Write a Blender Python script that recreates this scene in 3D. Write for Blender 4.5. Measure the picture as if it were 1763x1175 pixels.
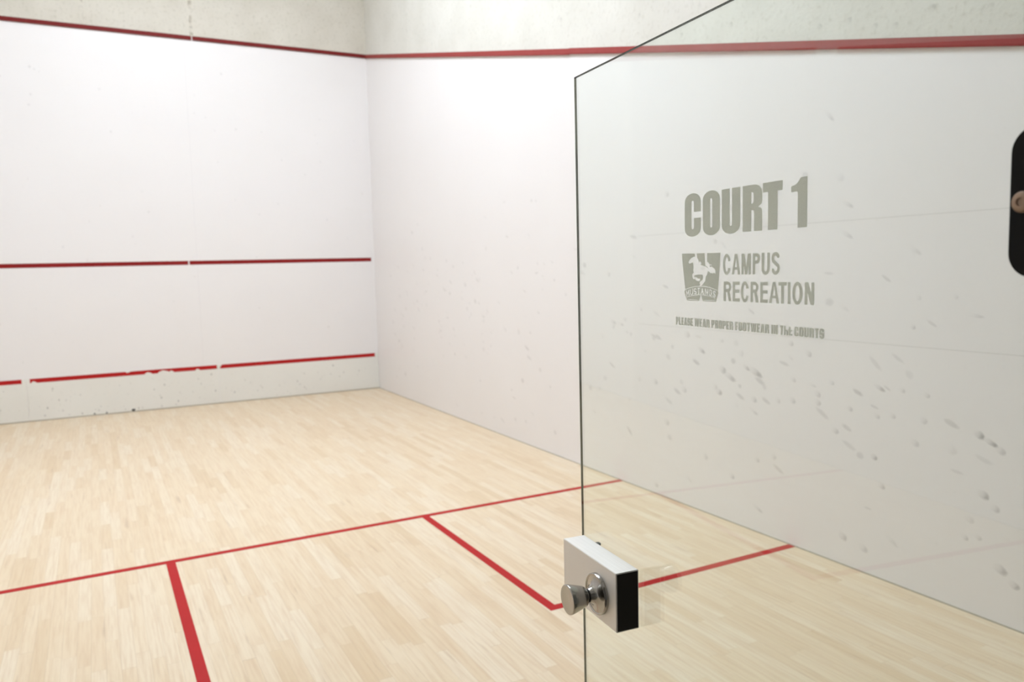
import bpy, bmesh, math, random
from mathutils import Matrix, Vector
from mathutils.geometry import delaunay_2d_cdt

S = bpy.context.scene
for o in list(bpy.data.objects):
    bpy.data.objects.remove(o)

# ---------------------------------------------------------------- camera
# world: x = 0 is the right side wall, y = 0 the front wall, z = 0 the floor
cam_d = bpy.data.cameras.new('camera')
cam = bpy.data.objects.new('camera', cam_d)
S.collection.objects.link(cam)
R = ((0.8824480614779694, 0.06583828533113592, -0.4657797107844329),
     (-0.4697405183649651, 0.07052992152881697, -0.8799825995866922),
     (-0.025085139026682243, 0.9953345419273838, 0.09316590280900611))
CAM = Vector((-3.48218, -10.60434, 1.64606))
cam.matrix_world = Matrix.Translation(CAM) @ Matrix(R).to_4x4()
cam_d.sensor_width = 36.0
cam_d.lens = 1356.78 / 1763 * 36.0
cam_d.clip_start = 0.02
cam_d.dof.use_dof = True
cam_d.dof.focus_distance = 1.28
cam_d.dof.aperture_fstop = 6.3
S.camera = cam

# ---------------------------------------------------------------- world, exposure
world = bpy.data.worlds.new('hall_world')
S.world = world
world.use_nodes = True
bg = world.node_tree.nodes['Background']
bg.inputs['Color'].default_value = (1.0, 0.93, 0.84, 1)
bg.inputs['Strength'].default_value = 0.10
S.view_settings.view_transform = 'Standard'
S.view_settings.look = 'None'
S.view_settings.gamma = 1.0
S.view_settings.exposure = 0.0
LAMP_STRENGTH = 47.0
LAMP_COLOR = (0.90, 1.0, 1.12, 1)
CEIL = 7.0
# (x, y) of the ceiling luminaires of the court
LAMPS = [(-2.3, -3.1), (-2.5, -5.0), (-4.1, -4.8), (-2.4, -6.6)]

W = 6.374          # court width
L = 10.25          # court length
SHORT = 5.761      # centre of the short line
TIN = 0.475
SERV = 1.8026
OUT = 4.5405
SLOPE = (OUT - 2.269) / 9.75
LW = 0.05          # painted line width


def out_z(y):
    return OUT + SLOPE * y


# ---------------------------------------------------------------- node helpers
class NT:
    def __init__(self, name):
        self.m = bpy.data.materials.new(name)
        self.m.use_nodes = True
        self.t = self.m.node_tree
        self.t.nodes.clear()
        self.out = self.n('ShaderNodeOutputMaterial')

    def n(self, kind, **kw):
        nd = self.t.nodes.new(kind)
        for k, v in kw.items():
            setattr(nd, k, v)
        return nd

    def link(self, a, b):
        self.t.links.new(a, b)

    def put(self, sock, v):
        if isinstance(v, bpy.types.NodeSocket):
            self.link(v, sock)
        else:
            sock.default_value = v

    def math(self, op, a, b=None, c=None):
        nd = self.n('ShaderNodeMath', operation=op)
        self.put(nd.inputs[0], a)
        if b is not None:
            self.put(nd.inputs[1], b)
        if c is not None:
            self.put(nd.inputs[2], c)
        return nd.outputs[0]

    def mix(self, f, a, b, blend='MIX'):
        nd = self.n('ShaderNodeMix', data_type='RGBA', blend_type=blend)
        self.put(nd.inputs[0], f)
        self.put(nd.inputs[6], a)
        self.put(nd.inputs[7], b)
        return nd.outputs[2]

    def noise(self, vec, scale, detail=3.0, rough=0.5):
        nd = self.n('ShaderNodeTexNoise')
        self.put(nd.inputs['Vector'], vec)
        nd.inputs['Scale'].default_value = scale
        nd.inputs['Detail'].default_value = detail
        nd.inputs['Roughness'].default_value = rough
        return nd.outputs['Fac']

    def ramp(self, f, stops):
        nd = self.n('ShaderNodeValToRGB')
        cr = nd.color_ramp
        while len(cr.elements) < len(stops):
            cr.elements.new(0.5)
        for e, (p, c) in zip(cr.elements, stops):
            e.position = p
            e.color = c
        self.link(f, nd.inputs[0])
        return nd.outputs[0]

    def obj(self):
        return self.n('ShaderNodeTexCoord').outputs['Object']

    def scaled(self, v, s):
        nd = self.n('ShaderNodeMapping')
        self.link(v, nd.inputs[0])
        nd.inputs['Scale'].default_value = s
        return nd.outputs[0]

    def bump(self, h, strength, dist=0.01):
        nd = self.n('ShaderNodeBump')
        nd.inputs['Strength'].default_value = strength
        nd.inputs['Distance'].default_value = dist
        self.link(h, nd.inputs['Height'])
        return nd.outputs[0]

    def principled(self, color, rough=0.5, metal=0.0, spec=0.5, normal=None, coat=0.0, coat_rough=0.1):
        p = self.n('ShaderNodeBsdfPrincipled')
        self.put(p.inputs['Base Color'], color)
        self.put(p.inputs['Roughness'], rough)
        self.put(p.inputs['Metallic'], metal)
        self.put(p.inputs['Specular IOR Level'], spec)
        self.put(p.inputs['Coat Weight'], coat)
        self.put(p.inputs['Coat Roughness'], coat_rough)
        if normal is not None:
            self.link(normal, p.inputs['Normal'])
        return p.outputs[0]

    def done(self, shader):
        self.link(shader, self.out.inputs['Surface'])
        return self.m


def rgb(r, g, b):
    return (r, g, b, 1.0)


def plain(name, col, rough=0.5, metal=0.0, spec=0.5, coat=0.0):
    t = NT(name)
    v = t.obj()
    nz = t.noise(v, 40.0)
    c = t.mix(0.04, col, t.ramp(nz, [(0.3, rgb(0, 0, 0)), (0.7, rgb(1, 1, 1))]), 'OVERLAY')
    return t.done(t.principled(c, rough, metal, spec, coat=coat))


# ---------------------------------------------------------------- materials
def mat_floor():
    t = NT('maple_strip_floor')
    sep = t.n('ShaderNodeSeparateXYZ')
    t.link(t.obj(), sep.inputs[0])
    x, y = sep.outputs[0], sep.outputs[1]
    u = t.math('DIVIDE', x, 0.057)
    row = t.math('FLOOR', u)
    wn = t.n('ShaderNodeTexWhiteNoise', noise_dimensions='1D')
    t.link(row, wn.inputs['W'])
    off = t.math('MULTIPLY', wn.outputs['Value'], 7.0)
    # a slow warp along each row makes the boards differ in length
    comb0 = t.n('ShaderNodeCombineXYZ')
    t.link(t.math('MULTIPLY', row, 3.17), comb0.inputs[0])
    t.link(y, comb0.inputs[1])
    warp = t.noise(comb0.outputs[0], 0.9, 0.0)
    v = t.math('ADD', t.math('DIVIDE', t.math('ADD', y, off), 0.62), t.math('MULTIPLY', warp, 1.6))
    brd = t.math('FLOOR', v)
    comb = t.n('ShaderNodeCombineXYZ')
    t.link(row, comb.inputs[0])
    t.link(brd, comb.inputs[1])
    wn2 = t.n('ShaderNodeTexWhiteNoise', noise_dimensions='2D')
    t.link(comb.outputs[0], wn2.inputs['Vector'])
    col = t.ramp(wn2.outputs['Value'], [(0.0, rgb(0.69, 0.53, 0.338)), (0.15, rgb(0.735, 0.58, 0.392)),
                                        (0.6, rgb(0.76, 0.615, 0.428)), (1.0, rgb(0.79, 0.665, 0.495))])
    # grain running along the boards, different on every board
    gx = t.math('ADD', t.math('MULTIPLY', x, 60.0), t.math('MULTIPLY', wn2.outputs['Value'], 300.0))
    cg = t.n('ShaderNodeCombineXYZ')
    t.link(gx, cg.inputs[0])
    t.link(t.math('MULTIPLY', y, 3.0), cg.inputs[1])
    grain = t.noise(cg.outputs[0], 1.0, 4.0, 0.6)
    col = t.mix(t.ramp(grain, [(0.42, rgb(0, 0, 0)), (0.80, rgb(0.62, 0.62, 0.62))]), col, rgb(0.58, 0.385, 0.215))
    # mineral streaks
    cs = t.n('ShaderNodeCombineXYZ')
    t.link(t.math('ADD', t.math('MULTIPLY', x, 26.0), t.math('MULTIPLY', wn2.outputs['Value'], 90.0)), cs.inputs[0])
    t.link(t.math('MULTIPLY', y, 2.2), cs.inputs[1])
    streak = t.noise(cs.outputs[0], 1.0, 2.0, 0.5)
    col = t.mix(t.ramp(streak, [(0.66, rgb(0, 0, 0)), (0.78, rgb(0.42, 0.42, 0.42))]), col, rgb(0.42, 0.27, 0.15))
    # joints
    fu = t.math('ABSOLUTE', t.math('SUBTRACT', t.math('FRACT', u), 0.5))
    ju = t.math('GREATER_THAN', fu, 0.487)
    fv = t.math('ABSOLUTE', t.math('SUBTRACT', t.math('FRACT', v), 0.5))
    jv = t.math('GREATER_THAN', fv, 0.4985)
    j = t.math('MULTIPLY', t.math('MAXIMUM', ju, jv), 0.22)
    col = t.mix(j, col, rgb(0.25, 0.15, 0.08))
    broad = t.noise(t.obj(), 0.6, 2.0)
    rough = t.math("MULTIPLY_ADD", broad, 0.12, 0.27)
    return t.done(t.principled(col, rough, 0.0, 0.42))


def mat_white_wall(name, base, grime=0.5):
    t = NT(name)
    v = t.obj()
    blot = t.noise(v, 1.1, 3.0)
    col = t.mix(t.ramp(blot, [(0.35, rgb(0, 0, 0)), (0.75, rgb(0.25 * grime, 0.25 * grime, 0.25 * grime))]), base,
                rgb(base[0] * 0.9, base[1] * 0.88, base[2] * 0.86))
    fine = t.noise(v, 34.0, 2.0)
    col = t.mix(t.ramp(fine, [(0.66, rgb(0, 0, 0)), (0.80, rgb(0.22 * grime, 0.22 * grime, 0.22 * grime))]), col,
                rgb(0.42, 0.40, 0.37))
    return t.done(t.principled(col, 0.38, 0.0, 0.35, t.bump(t.noise(v, 90.0), 0.05, 0.003)))


def mat_concrete(name, lo, hi, pit_amount):
    t = NT(name)
    v = t.obj()
    big = t.noise(v, 2.2, 4.0)
    col = t.mix(t.ramp(big, [(0.3, rgb(0, 0, 0)), (0.7, rgb(1, 1, 1))]), lo, hi)
    pit = t.noise(v, 30.0, 4.0, 0.65)
    col = t.mix(t.ramp(pit, [(0.54, rgb(0, 0, 0)), (0.70, rgb(pit_amount, pit_amount, pit_amount))]), col, rgb(0.42, 0.385, 0.30))
    return t.done(t.principled(col, 0.8, 0.0, 0.2, t.bump(pit, 0.35, 0.006)))


def mat_red(name, col, rough=0.35):
    t = NT(name)
    v = t.obj()
    wear = t.noise(v, 14.0, 4.0, 0.6)
    c = t.mix(t.ramp(wear, [(0.45, rgb(0, 0, 0)), (0.8, rgb(0.3, 0.3, 0.3))]), col,
              rgb(min(1, col[0] * 1.25), col[1] * 1.5, col[2] * 1.5))
    return t.done(t.principled(c, rough, 0.0, 0.15))


def mat_glass():
    # flat tempered glass: Schlick reflection at both faces, slightly green body
    t = NT('tempered_glass')
    geo = t.n('ShaderNodeNewGeometry')
    dot = t.n('ShaderNodeVectorMath', operation='DOT_PRODUCT')
    t.link(geo.outputs['Normal'], dot.inputs[0])
    t.link(geo.outputs['Incoming'], dot.inputs[1])
    c = t.math('ABSOLUTE', dot.outputs['Value'])
    k = t.math('POWER', t.math('SUBTRACT', 1.0, c), 5.0)
    f = t.math('MULTIPLY_ADD', k, 0.96, 0.042)
    tr = t.n('ShaderNodeBsdfTransparent')
    tr.inputs[0].default_value = rgb(0.964, 0.986, 0.974)
    gl = t.n('ShaderNodeBsdfGlossy')
    gl.inputs['Roughness'].default_value = 0.0
    gl.inputs['Color'].default_value = rgb(0.97, 1.0, 0.98)
    mx = t.n('ShaderNodeMixShader')
    t.link(f, mx.inputs[0])
    t.link(tr.outputs[0], mx.inputs[1])
    t.link(gl.outputs[0], mx.inputs[2])
    return t.done(mx.outputs[0])


def mat_brushed(name, col, rough, stretch, metal=1.0):
    t = NT(name)
    v = t.scaled(t.obj(), stretch)
    nz = t.noise(v, 1.0, 3.0)
    c = t.mix(t.ramp(nz, [(0.3, rgb(0, 0, 0)), (0.7, rgb(0.25, 0.25, 0.25))]), col,
              rgb(col[0] * 0.72, col[1] * 0.72, col[2] * 0.72))
    return t.done(t.principled(c, t.math('MULTIPLY_ADD', nz, 0.14, rough), metal, 0.5, t.bump(nz, 0.05, 0.001)))


def mat_frost():
    t = NT('frosted_vinyl')
    v = t.obj()
    nz = t.noise(v, 900.0, 2.0)
    c = t.mix(t.ramp(nz, [(0.3, rgb(0, 0, 0)), (0.7, rgb(1, 1, 1))]), rgb(0.90, 0.93, 0.87), rgb(0.97, 0.99, 0.94))
    d = t.n('ShaderNodeBsdfDiffuse')
    t.link(c, d.inputs[0])
    tl = t.n('ShaderNodeBsdfTranslucent')
    t.link(c, tl.inputs[0])
    mx = t.n('ShaderNodeMixShader')
    mx.inputs[0].default_value = 0.45
    t.link(d.outputs[0], mx.inputs[1])
    t.link(tl.outputs[0], mx.inputs[2])
    return t.done(mx.outputs[0])


def mat_mark():
    # rubber ball smears: a soft-edged stain whose density is stored on the mesh
    t = NT('ball_smear')
    at = t.n('ShaderNodeAttribute', attribute_name='smear_amount')
    nz = t.noise(t.obj(), 120.0, 2.0)
    a = t.math('MULTIPLY', at.outputs['Fac'], t.math('MULTIPLY_ADD', nz, 1.0, 0.5))
    a = t.math('MINIMUM', a, 1.0)
    d = t.n('ShaderNodeBsdfDiffuse')
    d.inputs[0].default_value = rgb(0.24, 0.225, 0.195)
    tr = t.n('ShaderNodeBsdfTransparent')
    mx = t.n('ShaderNodeMixShader')
    t.link(a, mx.inputs[0])
    t.link(tr.outputs[0], mx.inputs[1])
    t.link(d.outputs[0], mx.inputs[2])
    return t.done(mx.outputs[0])


def mat_joint():
    t = NT('joint_filler')
    nz = t.noise(t.obj(), 16.0, 3.0)
    a = t.ramp(nz, [(0.50, rgb(0, 0, 0)), (0.66, rgb(0.30, 0.30, 0.30))])
    d = t.n('ShaderNodeBsdfDiffuse')
    d.inputs[0].default_value = rgb(0.60, 0.52, 0.37)
    tr = t.n('ShaderNodeBsdfTransparent')
    mx = t.n('ShaderNodeMixShader')
    t.link(a, mx.inputs[0])
    t.link(tr.outputs[0], mx.inputs[1])
    t.link(d.outputs[0], mx.inputs[2])
    return t.done(mx.outputs[0])


def mat_lamp():
    t = NT('lamp_diffuser')
    e = t.n('ShaderNodeEmission')
    e.inputs[0].default_value = LAMP_COLOR
    e.inputs[1].default_value = LAMP_STRENGTH
    return t.done(e.outputs[0])


M = dict(
    floor=mat_floor(),
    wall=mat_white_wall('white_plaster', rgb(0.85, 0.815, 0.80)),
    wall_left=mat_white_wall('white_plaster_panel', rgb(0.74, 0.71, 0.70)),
    tin=mat_white_wall("tin_paint", rgb(0.82, 0.80, 0.745), 1.6),
    concrete=mat_concrete('painted_concrete', rgb(0.61, 0.565, 0.485), rgb(0.685, 0.64, 0.56), 0.5),
    concrete_pale=mat_concrete('pale_painted_concrete', rgb(0.66, 0.635, 0.57), rgb(0.73, 0.705, 0.645), 0.30),
    wall_back=mat_white_wall('grey_back_wall', rgb(0.30, 0.285, 0.26)),
    ceiling=plain('ceiling_paint', rgb(0.82, 0.81, 0.79), 0.9),
    seam=plain('panel_seam_filler', rgb(0.73, 0.70, 0.675), 0.7),
    seam_faint=plain('faint_seam_filler', rgb(0.79, 0.755, 0.745), 0.6),
    gap=plain('shadow_gap', rgb(0.46, 0.42, 0.34), 0.8),
    red_floor=mat_red('red_floor_paint', rgb(0.44, 0.016, 0.016), 0.6),
    red_wall=mat_red('red_wall_paint', rgb(0.25, 0.014, 0.014), 0.6),
    red_out=mat_red('red_strip_paint', rgb(0.275, 0.046, 0.040), 0.7),
    red_shaded=mat_red('shaded_red_strip_paint', rgb(0.17, 0.016, 0.015), 0.6),  # front out strip: weaker light there is put into a darker red
    glass=mat_glass(),
    edge=plain('glass_edge_green', rgb(0.030, 0.040, 0.030), 0.2, 0.0, 0.4),
    edge_mirror=plain('glass_edge_polish', rgb(0.36, 0.38, 0.30), 0.06, 0.85, 0.6),
    box=mat_brushed('satin_aluminium', rgb(0.86, 0.83, 0.79), 0.46, (3.0, 3.0, 400.0), 0.55),
    black=plain('black_plastic', rgb(0.012, 0.009, 0.008), 0.55, 0.0, 0.3),
    chrome=mat_brushed('brushed_chrome', rgb(0.42, 0.405, 0.38), 0.12, (30.0, 30.0, 500.0)),
    hinge=plain('black_powder_coat', rgb(0.005, 0.0045, 0.004), 0.6, 0.0, 0.15),
    screw=plain('brass_screw', rgb(0.30, 0.21, 0.15), 0.4, 0.7),
    frost=mat_frost(),
    mark=mat_mark(),
    chip=plain('dark_chip', rgb(0.10, 0.095, 0.085), 0.8),
    joint=mat_joint(),
    lamp=mat_lamp(),
    housing=plain('white_metal', rgb(0.75, 0.75, 0.74), 0.4),
    carpet=plain('hall_carpet', rgb(0.20, 0.16, 0.12), 0.95),
)


# ---------------------------------------------------------------- object helpers
def link(name, me, mats, parent=None, kind=None):
    o = bpy.data.objects.new(name, me)
    S.collection.objects.link(o)
    for m in (mats if isinstance(mats, (list, tuple)) else [mats]):
        me.materials.append(m)
    if parent is not None:
        o.parent = parent
    if kind:
        o['kind'] = kind
    return o


def tag(o, label, cat, group=None):
    o['label'] = label
    o['category'] = cat
    if group:
        o['group'] = group
    return o


def from_bm(name, bm, mats, parent=None, kind=None, smooth=False):
    bmesh.ops.recalc_face_normals(bm, faces=bm.faces)
    me = bpy.data.meshes.new(name)
    bm.to_mesh(me)
    bm.free()
    if smooth:
        for p in me.polygons:
            p.use_smooth = True
    return link(name, me, mats, parent, kind)


def box(bm, x0, y0, z0, x1, y1, z1, mi=0):
    vs = [bm.verts.new(p) for p in ((x0, y0, z0), (x1, y0, z0), (x1, y1, z0), (x0, y1, z0),
                                    (x0, y0, z1), (x1, y0, z1), (x1, y1, z1), (x0, y1, z1))]
    fs = []
    for q in ((3, 2, 1, 0), (4, 5, 6, 7), (0, 1, 5, 4), (1, 2, 6, 5), (2, 3, 7, 6), (3, 0, 4, 7)):
        f = bm.faces.new([vs[i] for i in q])
        f.material_index = mi
        fs.append(f)
    return fs


def box_obj(name, dims, m, parent=None, kind=None, bevel=0.0):
    bm = bmesh.new()
    box(bm, *dims)
    if bevel:
        bmesh.ops.bevel(bm, geom=bm.edges[:], offset=bevel, segments=2, affect='EDGES', clamp_overlap=True)
    return from_bm(name, bm, m, parent, kind)


def prism(bm, poly, depth, axis_fn, mi=0):
    """poly: list of 2D points; axis_fn(u, v, w) -> world point; w from 0 to depth"""
    a = [bm.verts.new(axis_fn(u, v, 0.0)) for u, v in poly]
    b = [bm.verts.new(axis_fn(u, v, depth)) for u, v in poly]
    n = len(poly)
    for f in (bm.faces.new(a), bm.faces.new(b)):
        f.material_index = mi
    for i in range(n):
        f = bm.faces.new((a[i], a[(i + 1) % n], b[(i + 1) % n], b[i]))
        f.material_index = mi


def lathe(bm, prof, frame, seg=64, cap0=True, cap1=True):
    """prof: [(r, h)], frame(a, b, h) -> world"""
    rings = []
    for r, h in prof:
        rings.append([bm.verts.new(frame(r * math.cos(2 * math.pi * i / seg), r * math.sin(2 * math.pi * i / seg), h))
                      for i in range(seg)])
    for p, q in zip(rings, rings[1:]):
        for i in range(seg):
            bm.faces.new((p[i], p[(i + 1) % seg], q[(i + 1) % seg], q[i]))
    if cap0:
        bm.faces.new(rings[0])
    if cap1:
        bm.faces.new(rings[-1])


# ---------------------------------------------------------------- 2D regions (lettering, worn paint edges)
def inside(poly, x, y):
    c = False
    n = len(poly)
    j = n - 1
    for i in range(n):
        xi, yi = poly[i]
        xj, yj = poly[j]
        if (yi > y) != (yj > y) and x < (xj - xi) * (y - yi) / (yj - yi) + xi:
            c = not c
        j = i
    return c


def region_mesh(name, groups, place, thick):
    """groups: list of (add polygons, cut polygons); the union of every group is meshed.
    place(u, v, w) -> point; w = 0 at the back and thick at the front."""
    bm = bmesh.new()
    for add, cut in groups:
        V, F = [], []
        for poly in list(add) + list(cut):
            k = len(V)
            V += [Vector(p) for p in poly]
            F.append(list(range(k, k + len(poly))))
        E = []
        for f in F:
            E += [(f[i], f[(i + 1) % len(f)]) for i in range(len(f))]
        ov, oe, of = delaunay_2d_cdt(V, E, [], 0, 1e-7)[:3]
        back, front = {}, {}
        edges = {}
        keep = []
        for f in of:
            cx = sum(ov[i][0] for i in f) / 3
            cy = sum(ov[i][1] for i in f) / 3
            if any(inside(p, cx, cy) for p in add) and not any(inside(p, cx, cy) for p in cut):
                keep.append(tuple(f))
        for f in keep:
            for i in f:
                if i not in back:
                    back[i] = bm.verts.new(place(ov[i][0], ov[i][1], 0.0))
                    front[i] = bm.verts.new(place(ov[i][0], ov[i][1], thick))
            bm.faces.new([front[i] for i in f])
            bm.faces.new([back[i] for i in reversed(f)])
            for a, b in ((f[0], f[1]), (f[1], f[2]), (f[2], f[0])):
                e = (min(a, b), max(a, b))
                edges[e] = edges.get(e, 0) + 1
        for (a, b), c in edges.items():
            if c == 1:
                bm.faces.new((back[a], back[b], front[b], front[a]))
    bmesh.ops.recalc_face_normals(bm, faces=bm.faces)
    me = bpy.data.meshes.new(name)
    bm.to_mesh(me)
    bm.free()
    return me


# ================================================================ THE COURT SHELL
T = 0.2
box_obj('floor', (-W - T, -L, -0.12, T, T, 0.0), M['floor'], kind='structure')
box_obj('floor_hall', (-W - T, -L - 3.4, -0.12, T, -L, -0.004), M['carpet'], kind='structure')
box_obj('ceiling', (-W - T, -L - T, CEIL, T, T, CEIL + 0.15), M['ceiling'], kind='structure')


def split_wall(name, p_low, p_high, m_low, thick_vec, m_high='concrete_pale'):
    """a wall made of a smooth lower field and a rough upper field"""
    bm = bmesh.new()
    tv = Vector(thick_vec)
    for poly, mi in ((p_low, 0), (p_high, 1)):
        a = [bm.verts.new(p) for p in poly]
        b = [bm.verts.new(Vector(p) + tv) for p in poly]
        n = len(a)
        for f in (bm.faces.new(a), bm.faces.new(b)):
            f.material_index = mi
        for i in range(n):
            f = bm.faces.new((a[i], a[(i + 1) % n], b[(i + 1) % n], b[i]))
            f.material_index = mi
    return from_bm(name, bm, [m_low, M[m_high]], kind='structure')


wf = split_wall('wall_front',
                [(-W, 0, 0), (0, 0, 0), (0, 0, OUT), (-W, 0, OUT)],
                [(-W, 0, OUT), (0, 0, OUT), (0, 0, CEIL), (-W, 0, CEIL)], M['wall'], (0, T, 0), 'concrete')
wr = split_wall('wall_right',
                [(0, 0, 0), (0, -L, 0), (0, -L, out_z(-L)), (0, 0, OUT)],
                [(0, 0, OUT), (0, -L, out_z(-L)), (0, -L, CEIL), (0, 0, CEIL)], M['wall'], (T, 0, 0))
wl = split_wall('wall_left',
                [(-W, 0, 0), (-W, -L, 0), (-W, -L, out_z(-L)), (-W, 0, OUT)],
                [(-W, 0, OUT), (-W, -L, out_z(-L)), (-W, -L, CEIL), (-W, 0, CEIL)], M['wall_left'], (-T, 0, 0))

# back wall: solid above, clear glass beside the doorway below
DOOR_R = -2.748
DOOR_L = -3.66
GT = 2.01
box_obj('wall_back', (-W, -L - 0.15, GT, 0, -L, CEIL), M['wall_back'], kind='structure')
box_obj('window_1', (DOOR_R + 0.035, -L - 0.012, 0.0, 0.0, -L, GT), M['glass'], kind='structure')
box_obj('window_2', (-W, -L - 0.012, 0.0, DOOR_L, -L, GT), M['glass'], kind='structure')

# thin dark joint where walls meet the floor
box_obj('baseboard_right', (-0.004, -L, 0.0, 0.0, -0.01, 0.006), M['gap'], wr, 'structure')
box_obj('baseboard_left', (-W, -L, 0.0, -W + 0.004, -0.01, 0.006), M['gap'], wl, 'structure')

# seams of the wall panels
for z in (1.215, 1.845):
    box_obj('panel_seam', (-0.0006, -L, z - 0.0022, 0.0, -6.0, z + 0.0022), M['seam'], wr)
box_obj('panel_seam', (-W, -L, 1.915, -W + 0.0006, -2.2, 1.922), M['seam'], wl)
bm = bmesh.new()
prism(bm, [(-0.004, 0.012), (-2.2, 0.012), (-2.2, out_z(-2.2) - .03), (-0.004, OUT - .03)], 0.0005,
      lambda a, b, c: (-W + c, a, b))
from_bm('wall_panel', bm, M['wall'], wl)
box_obj('panel_seam', (-W, -2.204, 0.0, -W + 0.0006, -2.196, 4.0), M['seam'], wl)
box_obj('panel_seam', (-2.3022, -0.0006, 0.52, -2.2978, 0.0, 4.5), M['seam_faint'], wf)
for x in (-3.385, -2.205):
    box_obj('panel_joint', (x - 0.02, -0.0008, OUT + 0.03, x + 0.02, 0.0, CEIL), M['joint'], wf)


# ---------------------------------------------------------------- ball smears on the walls
rnd = random.Random(7)


def smears(name, items, place, parent):
    """items: (u, v, density, half length, half width, angle, crescent)"""
    bm = bmesh.new()
    lay = bm.verts.layers.float.new('smear_amount')
    N = 14
    for u, v, d, a, b, ang, cres in items:
        ca, sa = math.cos(ang), math.sin(ang)

        def pt(r, k):
            ph = 2 * math.pi * k / N
            p, q = a * r * math.cos(ph), b * r * math.sin(ph)
            return place(u + p * ca - q * sa, v + p * sa + q * ca)
        c = bm.verts.new(pt(0, 0))
        c[lay] = d * (0.75 if not cres else 0.30)
        prev = None
        for r, w in ((0.45, 0.85), (0.72, 0.6), (1.0, 0.0)):
            ring = []
            for k in range(N):
                vv = bm.verts.new(pt(r * (1 + rnd.uniform(-.12, .12)), k))
                g = w
                if cres:
                    side = 0.5 + 0.5 * math.cos(2 * math.pi * k / N)
                    g = w * (0.12 + 0.95 * side ** 1.5)
                    if r == 0.72:
                        g *= 1.3
                vv[lay] = d * g
                ring.append(vv)
            for k in range(N):
                if prev is None:
                    bm.faces.new((c, ring[k], ring[(k + 1) % N]))
                else:
                    bm.faces.new((prev[k], ring[k], ring[(k + 1) % N], prev[(k + 1) % N]))
            prev = ring
    me = bpy.data.meshes.new(name)
    bm.to_mesh(me)
    bm.free()
    o = link(name, me, M['mark'], parent, 'stuff')
    return o


known = [(-6.664, 1.076, .6, .02), (-6.861, .968, .6, .016), (-6.923, .931, .5, .028), (-7.066, 1.002, .6, .017),
         (-7.141, .982, .6, .029), (-7.178, .932, .3, .022), (-6.828, .822, .6, .014), (-7.987, .992, .6, .017),
         (-8.501, .841, .8, .013), (-8.554, .815, .8, .017), (-8.598, .787, .4, .012), (-8.527, .571, .6, .014),
         (-8.583, .522, .4, .011), (-7.962, .63, .6, .011), (-8.009, .489, .4, .011), (-6.945, .299, .4, .012),
         (-7.811, .86, .4, .010), (-7.86, .952, .4, .017), (-7.603, .909, .4, .012), (-7.722, .726, .4, .012),
         (-7.794, .754, .3, .017), (-7.427, .85, .4, .012), (-7.538, 1.127, .4, .012), (-7.412, 1.177, .4, .011),
         (-8.369, .871, .3, .02), (-8.45, .35, .4, .009), (-8.51, .368, .3, .009), (-7.779, .158, .4, .015),
         (-7.908, .131, .3, .014), (-8.612, .253, .5, .016), (-8.676, .201, .5, .012), (-8.188, .746, .3, .012),
         (-6.307, .541, .3, .015), (-6.492, .794, .3, .014), (-6.182, .815, .3, .015), (-6.423, .774, .3, .019),
         (-7.129, .815, .4, .013), (-7.227, .819, .3, .018), (-7.015, .818, .3, .019), (-6.332, .694, .2, .02),
         (-7.976, .845, .3, .009), (-8.065, .859, .3, .009), (-8.114, .995, .3, .009), (-7.695, .984, .3, .009),
         (-6.525, 1.173, .3, .016), (-6.22, 1.132, .3, .018), (-6.614, .993, .4, .018), (-8.245, .987, .3, .009),
         (-6.183, .066, .3, .013), (-6.7, .376, .3, .013), (-7.156, .45, .3, .011), (-7.604, .863, .4, .012),
         (-8.468, .442, .2, .012), (-7.432, .97, .3, .01)]
items = []
for y, z, d, h in known:
    long_ = h > 0.0165
    items.append((y, z, d * 0.50, h * 2.3, h * (0.80 if long_ else 1.6), math.pi + 0.42, not long_ or d > .45))
for y, z, d in [(-8.226, 2.781, .35), (-7.771, 2.85, .3), (-6.93, 3.059, .3), (-7.588, 2.869, .25), (-8.035, 2.722, .25),
                (-8.492, 2.708, .2), (-6.48, 3.085, .2), (-7.924, 2.735, .25)]:
    items.append((y, max(z, out_z(y) + .085), d * .6, .022, .02, 2.4, True))
for i in range(230):
    y = -rnd.uniform(0.6, 8.6)
    z = min(max(0.15, rnd.gauss(1.15, 0.5)), out_z(y) - 0.2)
    s = rnd.uniform(0.010, 0.022)
    lo = rnd.random() < 0.45
    items.append((y, z, rnd.uniform(.05, .17), s * (2.6 if lo else 1.5), s * (0.7 if lo else 1.2),
                  math.pi + 0.42 + rnd.gauss(0, .2), rnd.random() < .5))
for i in range(26):
    y = -rnd.uniform(1.0, 8.0)
    items.append((y, out_z(y) + rnd.uniform(.08, .7), rnd.uniform(.08, .2), .025, .022, 2.4, True))
smears('ball_smear', items, lambda u, v: (-0.0012, u, v), wr)
items = []
for i in range(60):
    s = rnd.uniform(.008, .018)
    items.append((-rnd.uniform(0.1, 5.0), rnd.uniform(.6, 4.3), rnd.uniform(.05, .16), s, s, 0, False))
smears('ball_smear', items, lambda u, v: (u, -0.0012, v), wf)


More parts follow.
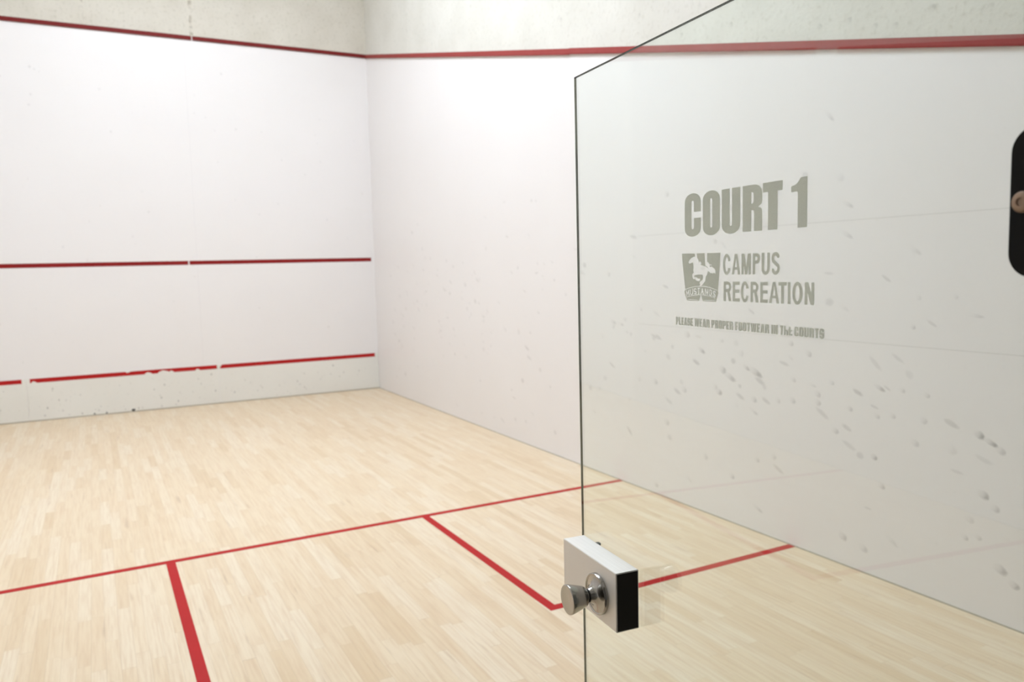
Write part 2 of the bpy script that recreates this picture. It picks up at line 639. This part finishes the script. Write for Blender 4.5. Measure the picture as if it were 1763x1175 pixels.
# ---------------------------------------------------------------- tin along the foot of the front wall
def tin_panel(x0, x1, label, line_end, notches, specks, chips):
    r = box_obj('tin_panel', (x0 + 0.002, -0.006, 0.014, x1 - 0.002, -0.0005, TIN + 0.025), M['tin'])
    tag(r, label, 'wall panel', 'panels of the tin below the front wall')
    z0, z1 = TIN - LW / 2, TIN + LW / 2
    lx0, lx1 = line_end
    me = region_mesh('red_line', [([[(lx0, z0), (lx1, z0), (lx1, z1), (lx0, z1)]], notches)],
                     lambda u, v, w: (u, -0.006 - w, v), 0.0012)
    ln = link('red_line', me, M['red_floor'], r)
    ln['label'] = 'red painted tin line'
    if specks:
        smears('scuff', specks, lambda u, v: (u, -0.0064, v), r)
    if chips:
        for cx, cz, s in chips:
            bm = bmesh.new()
            lathe(bm, [(s, 0), (s * .8, .002), (s * .3, .004)],
                    lambda a, b, h, cx=cx, cz=cz: (cx + a * 1.3, -0.006 - h, cz + b), 7)
            from_bm('paint_chip', bm, M['chip'], r)
    return r


def bite(x, w, up, h=0.024):
    """a chipped-off piece of the painted line, at its lower or upper edge"""
    z = TIN + LW / 2 if up else TIN - LW / 2
    s = -1 if up else 1
    return [(x - w, z - s * .01), (x - w * .8, z + s * h * .4), (x - w * .2, z + s * h), (x + w * .3, z + s * h * .8),
            (x + w * .9, z + s * h * .3), (x + w, z - s * .01)]


def speckle(x0, x1, n):
    out = []
    for i in range(n):
        s = rnd.uniform(.006, .014)
        out.append((rnd.uniform(x0, x1), max(.04, rnd.uniform(-.05, .40)), rnd.uniform(.12, .4), s, s * 1.2, 0, False))
    return out


TJ1, TJ2 = -2.124, -4.224
tin_panel(TJ1, 0.0, 'white tin panel low on the front wall, the one ending in the right-hand corner',
          (TJ1 + 0.02, -0.05), [bite(-2.10, .02, True)], speckle(TJ1 + .05, -.1, 26), [])
tin_panel(TJ2, TJ1, 'long white tin panel with a chipped red line and dark specks at its foot',
          (TJ2 + 0.035, TJ1 - 0.018),
          [bite(-2.942, .045, False), bite(-2.766, .075, False, .034), bite(-2.679, .03, False), bite(-2.374, .03, False, .02),
           bite(-3.167, .03, True, .015), bite(-4.15, .03, False, .02)],
          speckle(TJ2 + .05, TJ1 - .05, 40), [(-3.133, .024, .017), (-3.424, .020, .009), (-3.554, .024, .009)])
tin_panel(-W, TJ2, 'white tin panel at the left edge of the photo, beyond the break in its line',
          (-W, TJ2 - 0.045), [], speckle(-5.6, TJ2 - .05, 26), [])
box_obj('trim_1', (-W, -0.0055, 0.0, 0.0, 0.0, 0.014), M['gap'], kind='structure')


# ---------------------------------------------------------------- red lines of the walls
def court_line(name, bm, m, label, smooth=False):
    return tag(from_bm(name, bm, m), label, 'court line')


bm = bmesh.new()
for x0, x1 in ((-W, -2.404), (-2.390, -0.045)):
    box(bm, x0, -0.0015, SERV - LW / 2, x1, -0.0002, SERV + LW / 2)
court_line('service_line', bm, M['red_wall'], 'red service line across the middle of the white front wall')


def out_strip(bm, p0, p1, nrm, h=LW, dep=0.016):
    """raised strip with a sloping upper face along p0 -> p1"""
    nrm = Vector(nrm)
    prof = [(0.0, -h / 2), (dep, -h / 2), (dep, -h * .32), (0.004, h / 2), (0.0, h / 2)]
    a = [bm.verts.new(Vector(p0) + nrm * d + Vector((0, 0, z))) for d, z in prof]
    b = [bm.verts.new(Vector(p1) + nrm * d + Vector((0, 0, z))) for d, z in prof]
    n = len(prof)
    bm.faces.new(a)
    bm.faces.new(b)
    for i in range(n):
        bm.faces.new((a[i], a[(i + 1) % n], b[(i + 1) % n], b[i]))


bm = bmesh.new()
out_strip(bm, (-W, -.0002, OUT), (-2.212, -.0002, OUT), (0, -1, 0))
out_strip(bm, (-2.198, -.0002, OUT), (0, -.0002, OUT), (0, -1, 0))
court_line('out_line', bm, M['red_shaded'], 'dark red out line high on the front wall below the rough concrete band')
bm = bmesh.new()
out_strip(bm, (-.0002, -0.016, out_z(-.016)), (-.0002, -5.13, out_z(-5.13)), (-1, 0, 0))
out_strip(bm, (-.0002, -5.13, out_z(-5.13) + .004), (-.0002, -L, out_z(-L) + .004), (-1, 0, 0), LW - .002)
court_line('out_line', bm, M['red_out'], 'red out line sloping along the right wall and seen through the glass door')
bm = bmesh.new()
out_strip(bm, (-W + .0002, -0.016, out_z(-.016)), (-W + .0002, -5.40, out_z(-5.40)), (1, 0, 0))
out_strip(bm, (-W + .0002, -5.66, out_z(-5.66)), (-W + .0002, -L, out_z(-L)), (1, 0, 0))
court_line('out_line', bm, M['red_out'], 'red out line of the left wall, seen only mirrored in the glass door')


# ---------------------------------------------------------------- red lines of the floor
def floor_strip(name, rects, label):
    bm = bmesh.new()
    for x0, y0, x1, y1 in rects:
        box(bm, x0, y0, 0.0001, x1, y1, 0.0011)
    return court_line(name, bm, M['red_floor'], label)


hw = LW / 2
BX, BD = 1.592, 1.622
yb = -SHORT - hw - BD          # near inner edge of the boxes
floor_strip('short_line', [(-W + .005, -SHORT - hw, -0.005, -SHORT + hw)],
            'long red short line crossing the wooden floor from wall to wall')
floor_strip('half_court_line', [(-W / 2 - hw, -L, -W / 2 + hw, -SHORT - hw)],
            'thick red half court line running from the short line to the bottom of the photo')
floor_strip('service_box_line', [(-BX - LW, yb - LW, -BX, -SHORT - hw), (-BX, yb - LW, -0.005, yb)],
            'red L-shaped service box line by the right wall, passing behind the door knob')
floor_strip('service_box_line', [(-W + BX, yb - LW, -W + BX + LW, -SHORT - hw), (-W + .005, yb - LW, -W + BX, yb)],
            'red L-shaped service box line by the left wall, seen only mirrored in the glass')

# ---------------------------------------------------------------- ceiling luminaires (above the frame)
for i, (x, y) in enumerate(LAMPS):
    e = bpy.data.objects.new('ceiling_light', None)
    S.collection.objects.link(e)
    e.location = (x, y, CEIL)
    tag(e, 'flat white ceiling light panel above the squash court', 'ceiling light', 'ceiling lights over the court')
    bm = bmesh.new()
    for a in ((-.64, -.34, -.09, -.60, .34, 0), (.60, -.34, -.09, .64, .34, 0), (-.60, -.34, -.09, .60, -.30, 0),
              (-.60, .30, -.09, .60, .34, 0), (-.60, -.30, -.02, .60, .30, 0)):
        box(bm, *a)
    from_bm('housing', bm, M['housing'], e)
    bm = bmesh.new()
    box(bm, -.597, -.297, -.085, .597, .297, -.075)
    from_bm('diffuser', bm, M['lamp'], e)

# ================================================================ THE GLASS DOOR
# local frame of the door: u runs from the free edge towards the hinges, w out of the face
# towards the camera side, z up.  s (along the door towards the front wall) = -u
N_ = Vector((0.9961659770, -0.0874834055, 0.0))
T_ = Vector((0.0874834055, 0.9961659770, 0.0))
DD = -1.8417186
S0 = -9.5385                   # free edge
door = bpy.data.objects.new('glass_door', None)
S.collection.objects.link(door)
hinge_s = -10.445
door.matrix_world = Matrix(((-T_.x, 0, -N_.x, (N_ * DD + T_ * S0).x),
                            (-T_.y, 0, -N_.y, (N_ * DD + T_ * S0).y),
                            (0, 1, 0, 0.0),
                            (0, 0, 0, 1)))
# local coordinates: X = u, Y = height, Z = towards the camera side
tag(door, 'open frameless glass squash court door with a grey court sign, lock box and black hinges', 'door')
DW = S0 - hinge_s              # width of the pane
DH = 1.992
GTK = 0.0042
pane = box_obj('glass_pane', (0.0, 0.012, -GTK, DW, DH, 0.0), M['glass'], door)
# polished edges set a hair outside the slab: the free edge mirrors the court, the top rim is dark
e = 0.0004
bm = bmesh.new()
box(bm, -e, 0.012, -GTK - .0002, 0.0, DH, 0.0002)
ed = from_bm('polished_edge', bm, M['edge_mirror'], door)
ed['label'] = 'grey green polished vertical glass edge'
bm = bmesh.new()
box(bm, -e, DH, -GTK - .0002, DW, DH + .0012, 0.0002)
ed = from_bm('polished_edge', bm, M['edge'], door)
ed['label'] = 'dark polished top edge of the glass'


# ---------------------------------------------------------------- lettering (millimetres on the door: X right, Y up)
def P2(u, v, w):
    # u measured from s = -9.850 towards the hinges, v above z = 1.500
    return (u / 1000.0 + 9.850 + S0, v / 1000.0 + 1.500, 0.0002 + w)


def rr(x0, y0, x1, y1, rx, ry, n=10, corners='1111'):
    """rounded rectangle, corners: bl br tr tl"""
    pts = []
    for (cx, cy, a0), on in zip(((x0 + rx, y0 + ry, 180), (x1 - rx, y0 + ry, 270), (x1 - rx, y1 - ry, 0),
                                 (x0 + rx, y1 - ry, 90)), corners):
        if on == '1':
            for k in range(n + 1):
                a = math.radians(a0 + 90 * k / n)
                pts.append((cx + rx * math.cos(a), cy + ry * math.sin(a)))
        else:
            sx = x0 if a0 in (180, 90) else x1
            sy = y0 if a0 in (180, 270) else y1
            pts.append((sx, sy))
    return pts


def rc(x0, y0, x1, y1):
    return [(x0, y0), (x1, y0), (x1, y1), (x0, y1)]


def heavy(ch):
    """heavy condensed capitals in a unit box -> (add, cut)"""
    O = rr(0, -.02, 1, 1.02, .5, .2)
    if ch == 'O':
        return [O], [rr(.44, .16, .56, .84, .06, .045)]
    if ch == 'C':
        return [O], [rr(.43, .16, .58, .84, .07, .05), rc(.5, .425, 1.1, .57)]
    if ch == 'U':
        return [rr(0, -.02, 1, 1, .5, .2, corners='1100')], [rr(.44, .16, .56, 1.2, .06, .045, corners='1100')]
    if ch == 'R':
        return ([rc(0, 0, .45, 1), rr(.3, .45, 1, 1, .42, .19, corners='0110'), rr(.58, 0, 1, .56, .3, .16, corners='0010')],
                [rr(.45, .60, .57, .84, .08, .05, corners='0110'), rr(.45, -.2, .59, .455, .1, .06, corners='0010'),
                 [(1.05, .60), (.80, .515), (1.05, .47)]])
    if ch == 'P':
        return ([rc(0, 0, .46, 1), rr(.3, .36, 1, 1, .42, .2, corners='0110')],
                [rr(.46, .53, .58, .84, .08, .05, corners='0110')])
    if ch == 'T':
        return [rc(0, .80, 1, 1), rc(.27, 0, .755, .9)], []
    if ch == '1':
        return [[(.42, 0), (1, 0), (1, 1), (.60, 1), (.50, .94), (.30, .87), (0, .845), (0, .725), (.40, .725), (.42, .69)]], []
    if ch == 'L':
        return [rc(0, 0, .56, 1), rc(0, 0, 1, .18)], []
    if ch == 'E':
        return [rc(0, 0, .55, 1), rc(0, 0, 1, .18), rc(0, .82, 1, 1), rc(0, .42, .93, .59)], []
    if ch == 'F':
        return [rc(0, 0, .55, 1), rc(0, .82, 1, 1), rc(0, .42, .93, .59)], []
    if ch == 'A':
        return [[(0, 0), (.24, 1), (.76, 1), (1, 0), (.6, 0), (.56, .18), (.44, .18), (.4, 0)]], \
               [[(.44, .34), (.56, .34), (.5, .80)]]
    if ch == 'S':
        return [O], [rr(.42, .62, .56, .84, .07, .05), rr(.44, .16, .58, .36, .07, .05), rc(.5, .60, 1.1, .68),
                     rc(-.1, .30, .5, .38)]
    if ch == 'W':
        return [[(0, 1), (.10, 0), (.42, 0), (.5, .5), (.58, 0), (.90, 0), (1, 1), (.74, 1), (.70, .42), (.62, 1), (.38, 1),
                 (.30, .42), (.26, 1)]], []
    if ch == 'I':
        return [rc(0, 0, 1, 1)], []
    if ch == 'N':
        return [[(0, 0), (0, 1), (.42, 1), (.60, .45), (.60, 1), (1, 1), (1, 0), (.60, 0), (.40, .52), (.40, 0)]], []
    if ch == 'h':      # an H that has lost its upper right arm
        return [rc(0, 0, .40, 1), rr(.30, -.01, 1, .60, .35, .16, corners='0010'), rc(.6, 0, 1, .3)], \
               [rr(.40, -.3, .60, .42, .1, .06, corners='0010')]
    if ch == 'e':      # an E that is peeling off
        return [rc(0, 0, .5, .80), [(0, .80), (.25, 1), (.5, .86), (.5, .7)], rc(0, 0, 1, .18), [(.4, .36), (.95, .52), (.9, .66), (.4, .52)]], []
    return [], []


def fit(ac, x0, y0, x1, y1):
    f = lambda p: [(x0 + a * (x1 - x0), y0 + b * (y1 - y0)) for a, b in p]
    return [f(p) for p in ac[0]], [f(p) for p in ac[1]]


TH = 0.00025
court = [('C', 32.2, 71.2), ('O', 75.9, 114.5), ('U', 118.6, 157.6), ('R', 162.5, 200.6), ('T', 201.8, 237.8), ('1', 252.5, 279.6)]
lt = link('lettering', region_mesh('lettering', [fit(heavy(c), a, 185.2, b, 245.5) for c, a, b in court], P2, TH), M['frost'], door)
lt['label'] = 'large heavy frosted letters reading COURT 1'

line = 'PLEASE WEAR PROPER FOOTWEAR IN The COURTS'
rel = {'I': .52, 'W': 1.42, ' ': .52, 'L': .82, 'E': .84, 'F': .80, 'T': .90, 'e': .86}
# word boxes measured on the sign
words = [('PLEASE', 8.0, 51.6), ('WEAR', 55.2, 91.2), ('PROPER', 95.2, 143.0), ('FOOTWEAR', 147.4, 214.6),
         ('IN', 218.5, 230.8), ('The', 234.4, 256.6), ('COURTS', 259.8, 309.0)]
groups = []
for wd, x0, x1 in words:
    gap = .10
    tot = sum(rel.get(c, 1.0) for c in wd) + gap * (len(wd) - 1)
    k = (x1 - x0) / tot
    x = x0
    for c in wd:
        wch = rel.get(c, 1.0) * k
        groups.append(fit(heavy(c), x, 52.6, x + wch, 64.4))
        x += wch + gap * k
lt = link('lettering', region_mesh('lettering', groups, P2, TH), M['frost'], door)
lt['label'] = 'small frosted line reading PLEASE WEAR PROPER FOOTWEAR IN THE COURTS'


def stroke(pts, w, closed=False):
    """thick polyline as overlapping quads plus round joints"""
    out = []
    n = len(pts)
    seg = n if closed else n - 1
    for i in range(seg):
        (x0, y0), (x1, y1) = pts[i], pts[(i + 1) % n]
        d = math.hypot(x1 - x0, y1 - y0) or 1e-6
        nx, ny = -(y1 - y0) / d * w / 2, (x1 - x0) / d * w / 2
        out.append([(x0 + nx, y0 + ny), (x0 - nx, y0 - ny), (x1 - nx, y1 - ny), (x1 + nx, y1 + ny)])
        if closed or i > 0:
            out.append([(x0 + w / 2 * math.cos(a * math.pi / 5 + .1), y0 + w / 2 * math.sin(a * math.pi / 5 + .1)) for a in range(10)])
    return out


def ell(cx, cy, rx, ry, a0, a1, n=18):
    return [(cx + rx * math.cos(math.radians(a0 + (a1 - a0) * k / n)), cy + ry * math.sin(math.radians(a0 + (a1 - a0) * k / n)))
            for k in range(n + 1)]


def sans(ch, x0, x1, y0, y1, w=5.0):
    """plain narrow bold capitals -> (add, cut)"""
    h = y1 - y0
    wd = x1 - x0
    b = 4.5
    ym = (y0 + y1) / 2
    cx = (x0 + x1) / 2
    if ch in 'OC':
        add = [ell(cx, ym, wd / 2, h / 2 + .6, 0, 360, 40)[:-1]]
        cut = [ell(cx, ym, wd / 2 - w, h / 2 + .6 - b, 0, 360, 40)[:-1]]
        if ch == 'C':
            cut.append([(cx + .8, ym - 3.8), (x1 + 3, ym - 6.4), (x1 + 3, ym + 5.4), (cx + .8, ym + 3.6)])
        return add, cut
    if ch == 'A':
        a = [[(x0, y0), (cx - w * .54, y1), (cx + w * .54, y1), (x1, y0), (x1 - w, y0), (cx, y1 - h * .20), (x0 + w, y0)]]
        return a + [[(x0 + wd * .25, y0 + h * .23), (x1 - wd * .25, y0 + h * .23), (x1 - wd * .29, y0 + h * .36), (x0 + wd * .29, y0 + h * .36)]], []
    if ch == 'M':
        return [rc(x0, y0, x0 + w * .86, y1), rc(x1 - w * .86, y0, x1, y1),
                [(x0, y1), (x0 + w * 1.25, y1), (cx + w * .42, y0), (cx - w * .42, y0)],
                [(x1, y1), (x1 - w * 1.25, y1), (cx - w * .42, y0), (cx + w * .42, y0)]], []
    if ch in 'PR':
        r = .50 if ch == 'P' else .54
        yl = y1 - h * r
        add = [rc(x0, y0, x0 + w, y1), rr(x0 + 1, yl, x1 - (0 if ch == 'P' else .6), y1, wd * .45, h * r * .5, corners='0110')]
        cut = [rr(x0 + w, yl + b, x1 - w, y1 - b, wd * .16, (h * r - 2 * b) * .5, corners='0110')]
        if ch == 'R':
            leg = [(x0 + wd * .40, yl + b * .6), (x0 + wd * .70, yl + b * .9), (x1, y0), (x1 - w * 1.12, y0)]
            return add + [leg], cut
        return add, cut
    if ch == 'U':
        return [rr(x0, y0 - .5, x1, y1, wd / 2, h * .27, corners='1100')], \
               [rr(x0 + w, y0 - .5 + b, x1 - w, y1 + 5, wd / 2 - w, h * .27 - b + 1.5, corners='1100')]
    if ch == 'S':
        yu, yd = y1 - h * .26, y0 + h * .27
        ru = wd / 2 - w / 2
        p = ell(cx, yu, ru, h * .26 - b / 2 + .5, 15, 180, 14) + ell(cx - ru * .30, yu - 1.0, ru * .7, h * .14, 190, 262, 6)
        p += ell(cx + ru * .30, yd + 1.4, ru * .7, h * .12, 80, 5, 6) + ell(cx, yd, ru, h * .27 - b / 2 + .5, 0, -172, 14)
        return stroke(p, w * .95), []
    if ch == 'E':
        return [rc(x0, y0, x0 + w, y1), rc(x0, y0, x1, y0 + b), rc(x0, y1 - b, x1, y1), rc(x0, ym - b / 2 + .6, x1 - .8, ym + b / 2 + .6)], []
    if ch == 'T':
        return [rc(x0, y1 - b, x1, y1), rc(cx - w / 2, y0, cx + w / 2, y1)], []
    if ch == 'I':
        return [rc(x0, y0, x1, y1)], []
    if ch == 'N':
        return [rc(x0, y0, x0 + w * .92, y1), rc(x1 - w * .92, y0, x1, y1),
                [(x0, y1), (x0 + w * 1.15, y1), (x1, y0), (x1 - w * 1.15, y0)]], []
    return [], []


campus = [('C', 121.2, 138.0), ('A', 140.3, 157.9), ('M', 160.4, 179.2), ('P', 182.8, 197.0), ('U', 200.0, 215.5), ('S', 218.4, 233.8)]
recre = [('R', 122.6, 139.6), ('E', 142.2, 156.8), ('C', 159.2, 175.6), ('R', 178.6, 194.6), ('E', 197.6, 212.2), ('A', 214.4, 232.8),
         ('T', 231.2, 246.2), ('I', 248.0, 252.7), ('O', 255.9, 273.4), ('N', 276.8, 292.4)]
g = [sans(c, a, b, 128.7, 156.5) for c, a, b in campus] + [sans(c, a, b, 92.0, 119.1) for c, a, b in recre]
lt = link('lettering', region_mesh('lettering', g, P2, TH), M['frost'], door)
lt['label'] = 'two lines of plain frosted capitals reading CAMPUS RECREATION'

# emblem: block W with a galloping horse left clear, and an arched name banner
horse = [(41.1, 147.3), (42.6, 145.0), (45.9, 145.0), (51.4, 147.1), (53.6, 141), (52.8, 134.7), (54.1, 131.5), (50.2, 129.5), (50.6, 125.0),
         (52.8, 121.8), (57.7, 122.6), (58.6, 120.6), (63.1, 119.3), (67.6, 119.2), (69.4, 121.0), (68.4, 123.0), (64.2, 122.6), (61.2, 124.6),
         (58.2, 125.2), (55.6, 124.4), (55.0, 127.0), (58.4, 128.2), (61.4, 128.2), (65.3, 129.0), (74.8, 128.4), (75.8, 126.3),
         (74.9, 120.9), (69.5, 118.8), (67.8, 116.2), (69.2, 114.2), (67.6, 111.6), (71.2, 111.9), (76.6, 115.8), (81.2, 119.5), (82.0, 125.6),
         (85.8, 128.8), (87.3, 133.4), (90.3, 133.2), (93.4, 130.4), (96.4, 131.2), (98.4, 129.6), (101.6, 131.6), (104.6, 129.6), (104.9, 133.4),
         (103.2, 137.0), (99.4, 138.4), (96.4, 140.4), (93.4, 139.0), (91.2, 141.2), (98.5, 142.4), (91.4, 143.1), (88.3, 146.2),
         (84.6, 146.4), (83.2, 141.6), (88.6, 137.4), (82.6, 140.0), (75.9, 141.4), (70.6, 142.4), (73.0, 146.0), (70.4, 146.6), (69.6, 148.8),
         (66.4, 146.4), (65.2, 150.1), (62.0, 153.0), (60.6, 156.2), (57.4, 154.4), (54.6, 155.0), (49.2, 153.0), (44.6, 150.6)]
wbody = [(24.9, 160.0), (115.8, 159.0), (114.6, 143.6), (110.0, 104.0), (104.4, 90.2), (38.9, 90.2), (33.5, 104.0), (26.3, 144.2)]
# banner arc: circle through three points of its upper edge
ACX, ACR = 70.6, 132.0


def arc(y_top, half, n=16, dr=0.0):
    """points of an arc whose crown is at height y_top, between +-half mm"""
    cy = y_top - ACR
    r = ACR + dr
    return [(ACX + half * (2 * k / n - 1), cy + math.sqrt(r * r - (half * (2 * k / n - 1)) ** 2)) for k in range(n + 1)]


def band(y_top, y_bot, half):
    return arc(y_top, half) + list(reversed(arc(y_bot, half)))


banner = arc(111.2, 37.0) + [(111.6, 103.6), (108.6, 97.6)] + [(105.4, 90.2), (37.8, 90.2)] + [(32.6, 97.6), (30.2, 103.6)]
cuts = [horse, [(55.8, 162), (61.4, 162), (62.4, 151), (58.0, 154)], [(79.1, 162), (85.9, 162), (85.6, 146), (82.2, 138)],
        band(112.3, 111.4, 37.2), band(99.9, 99.1, 34.2),
        [(65.7, 88.0), (70.6, 99.4), (77.1, 88.0)],
        [(39.5, 91.6), (64.5, 91.2), (64.8, 91.8), (39.9, 92.3)], [(78.5, 91.4), (103.6, 91.8), (103.3, 92.5), (78.2, 92.0)]]
mus = {'M': [[(0, 0), (0, 1), (.5, .35), (1, 1), (1, 0)]], 'U': [[(0, 1), (0, .2), (.25, 0), (.75, 0), (1, .2), (1, 1)]],
       'S': [[(1, .82), (.75, 1), (.25, 1), (0, .8), (.1, .6), (.9, .4), (1, .2), (.75, 0), (.25, 0), (0, .18)]],
       'T': [[(0, 1), (1, 1)], [(.5, 1), (.5, 0)]], 'A': [[(0, 0), (.5, 1), (1, 0)], [(.22, .33), (.78, .33)]],
       'N': [[(0, 0), (0, 1), (1, 0), (1, 1)]],
       'G': [[(1, .82), (.75, 1), (.25, 1), (0, .78), (0, .22), (.25, 0), (.75, 0), (1, .2), (1, .5), (.6, .5)]]}
slab = {'M': [(0, 0), (1, 0)], 'N': [(0, 0)], 'A': [(0, 0), (1, 0)], 'T': [(.5, 0)], 'U': [(0, 1), (1, 1)]}
xs = [36.2, 46.8, 56.0, 65.2, 74.0, 84.0, 94.2, 103.4]
for ch, cx in zip('MUSTANGS', [39.4, 48.8, 57.3, 65.6, 74.2, 83.6, 92.8, 101.4]):
    off = cx - ACX
    base = 101.2 + math.sqrt(ACR ** 2 - off ** 2) - ACR
    slope = -off / math.sqrt(ACR ** 2 - off ** 2)
    wch = 5.4 if ch != 'M' else 6.2
    hch = 7.4

    def mp(a, b):
        dx = (a - .5) * wch
        return (cx + dx - slope * b * hch * .6, base + dx * slope + b * hch)
    for pl in mus[ch]:
        cuts += stroke([mp(*p) for p in pl], 1.75)
    for a, b in slab.get(ch, []):
        cuts += stroke([mp(a - .24, b), mp(a + .24, b)], 1.2)
em = link('emblem', region_mesh('emblem', [([wbody, banner], cuts)], P2, TH), M['frost'], door)
em['label'] = 'frosted block W emblem with a clear running horse and an arched MUSTANGS banner'

# ---------------------------------------------------------------- lock box with knob
bu0, bu1 = 9.5465 + S0, 9.7435 + S0
bz0, bz1 = 1.0200, 1.1245
bdp = 0.0450
bm = bmesh.new()
wt = 0.0022
box(bm, bu0, bz0, 0.0003, bu1, bz1, bdp)
bmesh.ops.bevel(bm, geom=bm.edges[:], offset=0.0009, segments=2, affect='EDGES')
lock = from_bm('lock_box', bm, M['box'], door)
lock['label'] = 'brushed aluminium lock box'
cap = box_obj('end_cap', (bu1 - 0.001, bz0 + wt, 0.0003 + wt, bu1 + 0.0006, bz1 - wt, bdp - wt), M['black'], lock)
cap['label'] = 'black end cap'
bm = bmesh.new()
ku, kz = 9.6815 + S0, 1.0668


def fr(a, b, h):
    return (ku + a, kz + b, bdp + h)


rose = [(.0365, 0), (.0365, .0060), (.0352, .0074), (.0336, .0072), (.0324, .0062), (.0240, .0078), (.0172, .0112), (.0136, .0160),
        (.0120, .0205)]
lathe(bm, rose, fr, 72)
ro = from_bm('rose', bm, M['chrome'], lock, smooth=True)
bm = bmesh.new()
kn = [(.0108, .015), (.0108, .0262), (.0128, .0268), (.0168, .0278), (.0182, .0298), (.0200, .0360), (.0232, .0470), (.0254, .0548),
      (.0262, .0590), (.0261, .0608), (.0250, .0618), (.0232, .0618), (.0120, .0604), (.0012, .0600)]
lathe(bm, kn, fr, 72)
ko = from_bm('door_knob', bm, M['chrome'], lock, smooth=True)
ko['label'] = 'tapered brushed metal door knob'
bm = bmesh.new()
lathe(bm, [(.0117, .0214), (.0117, .0236)], fr, 48)
from_bm('neck_groove', bm, M['black'], lock)
for o in (ro, ko):
    md = o.modifiers.new('edges', 'EDGE_SPLIT')
    md.split_angle = math.radians(50)
# bolt head of the inner plate, just showing above the box behind the glass
bm = bmesh.new()
lathe(bm, [(.0048, 0), (.0048, .006), (.0030, .009)], lambda a, b, h: (0.0475 + a, 1.1165 + b, -GTK - h), 16)
from_bm('bolt_head', bm, M['edge'], door)


# ---------------------------------------------------------------- hinges
def hinge(z0, z1):
    u0, u1 = 9.5385 + .846, 9.5385 + 0.846 + 0.0
    u0 = 10.3865 + S0
    u1 = DW + 0.028
    r = 0.022
    bm = bmesh.new()
    pts = rr(u0, z0, u1, z1, r, r, 8, '1001')
    prism(bm, pts, 0.0095, lambda a, b, c: (a, b, 0.0003 + c))
    prism(bm, pts, 0.0095, lambda a, b, c: (a, b, -GTK - 0.0003 - c))
    bmesh.ops.recalc_face_normals(bm, faces=bm.faces)
    h = from_bm('hinge', bm, M['hinge'], door)
    h['label'] = 'black rounded hinge plate'
    cu, cz = 10.3985 + S0, (z0 + z1) / 2 + 0.0005
    bm = bmesh.new()
    lathe(bm, [(.0095, .0), (.0095, .0018), (.0082, .0036), (.0052, .0044), (.0036, .0044), (.0032, .0030), (.0004, .0030)],
          lambda a, b, hh: (cu + a, cz + b, 0.0098 + hh), 32)
    sc = from_bm('hinge_screw', bm, M['screw'], h, smooth=False)
    sc['label'] = 'brown metal hinge screw'


hinge(1.6257, 1.7575)
hinge(0.190, 0.322)
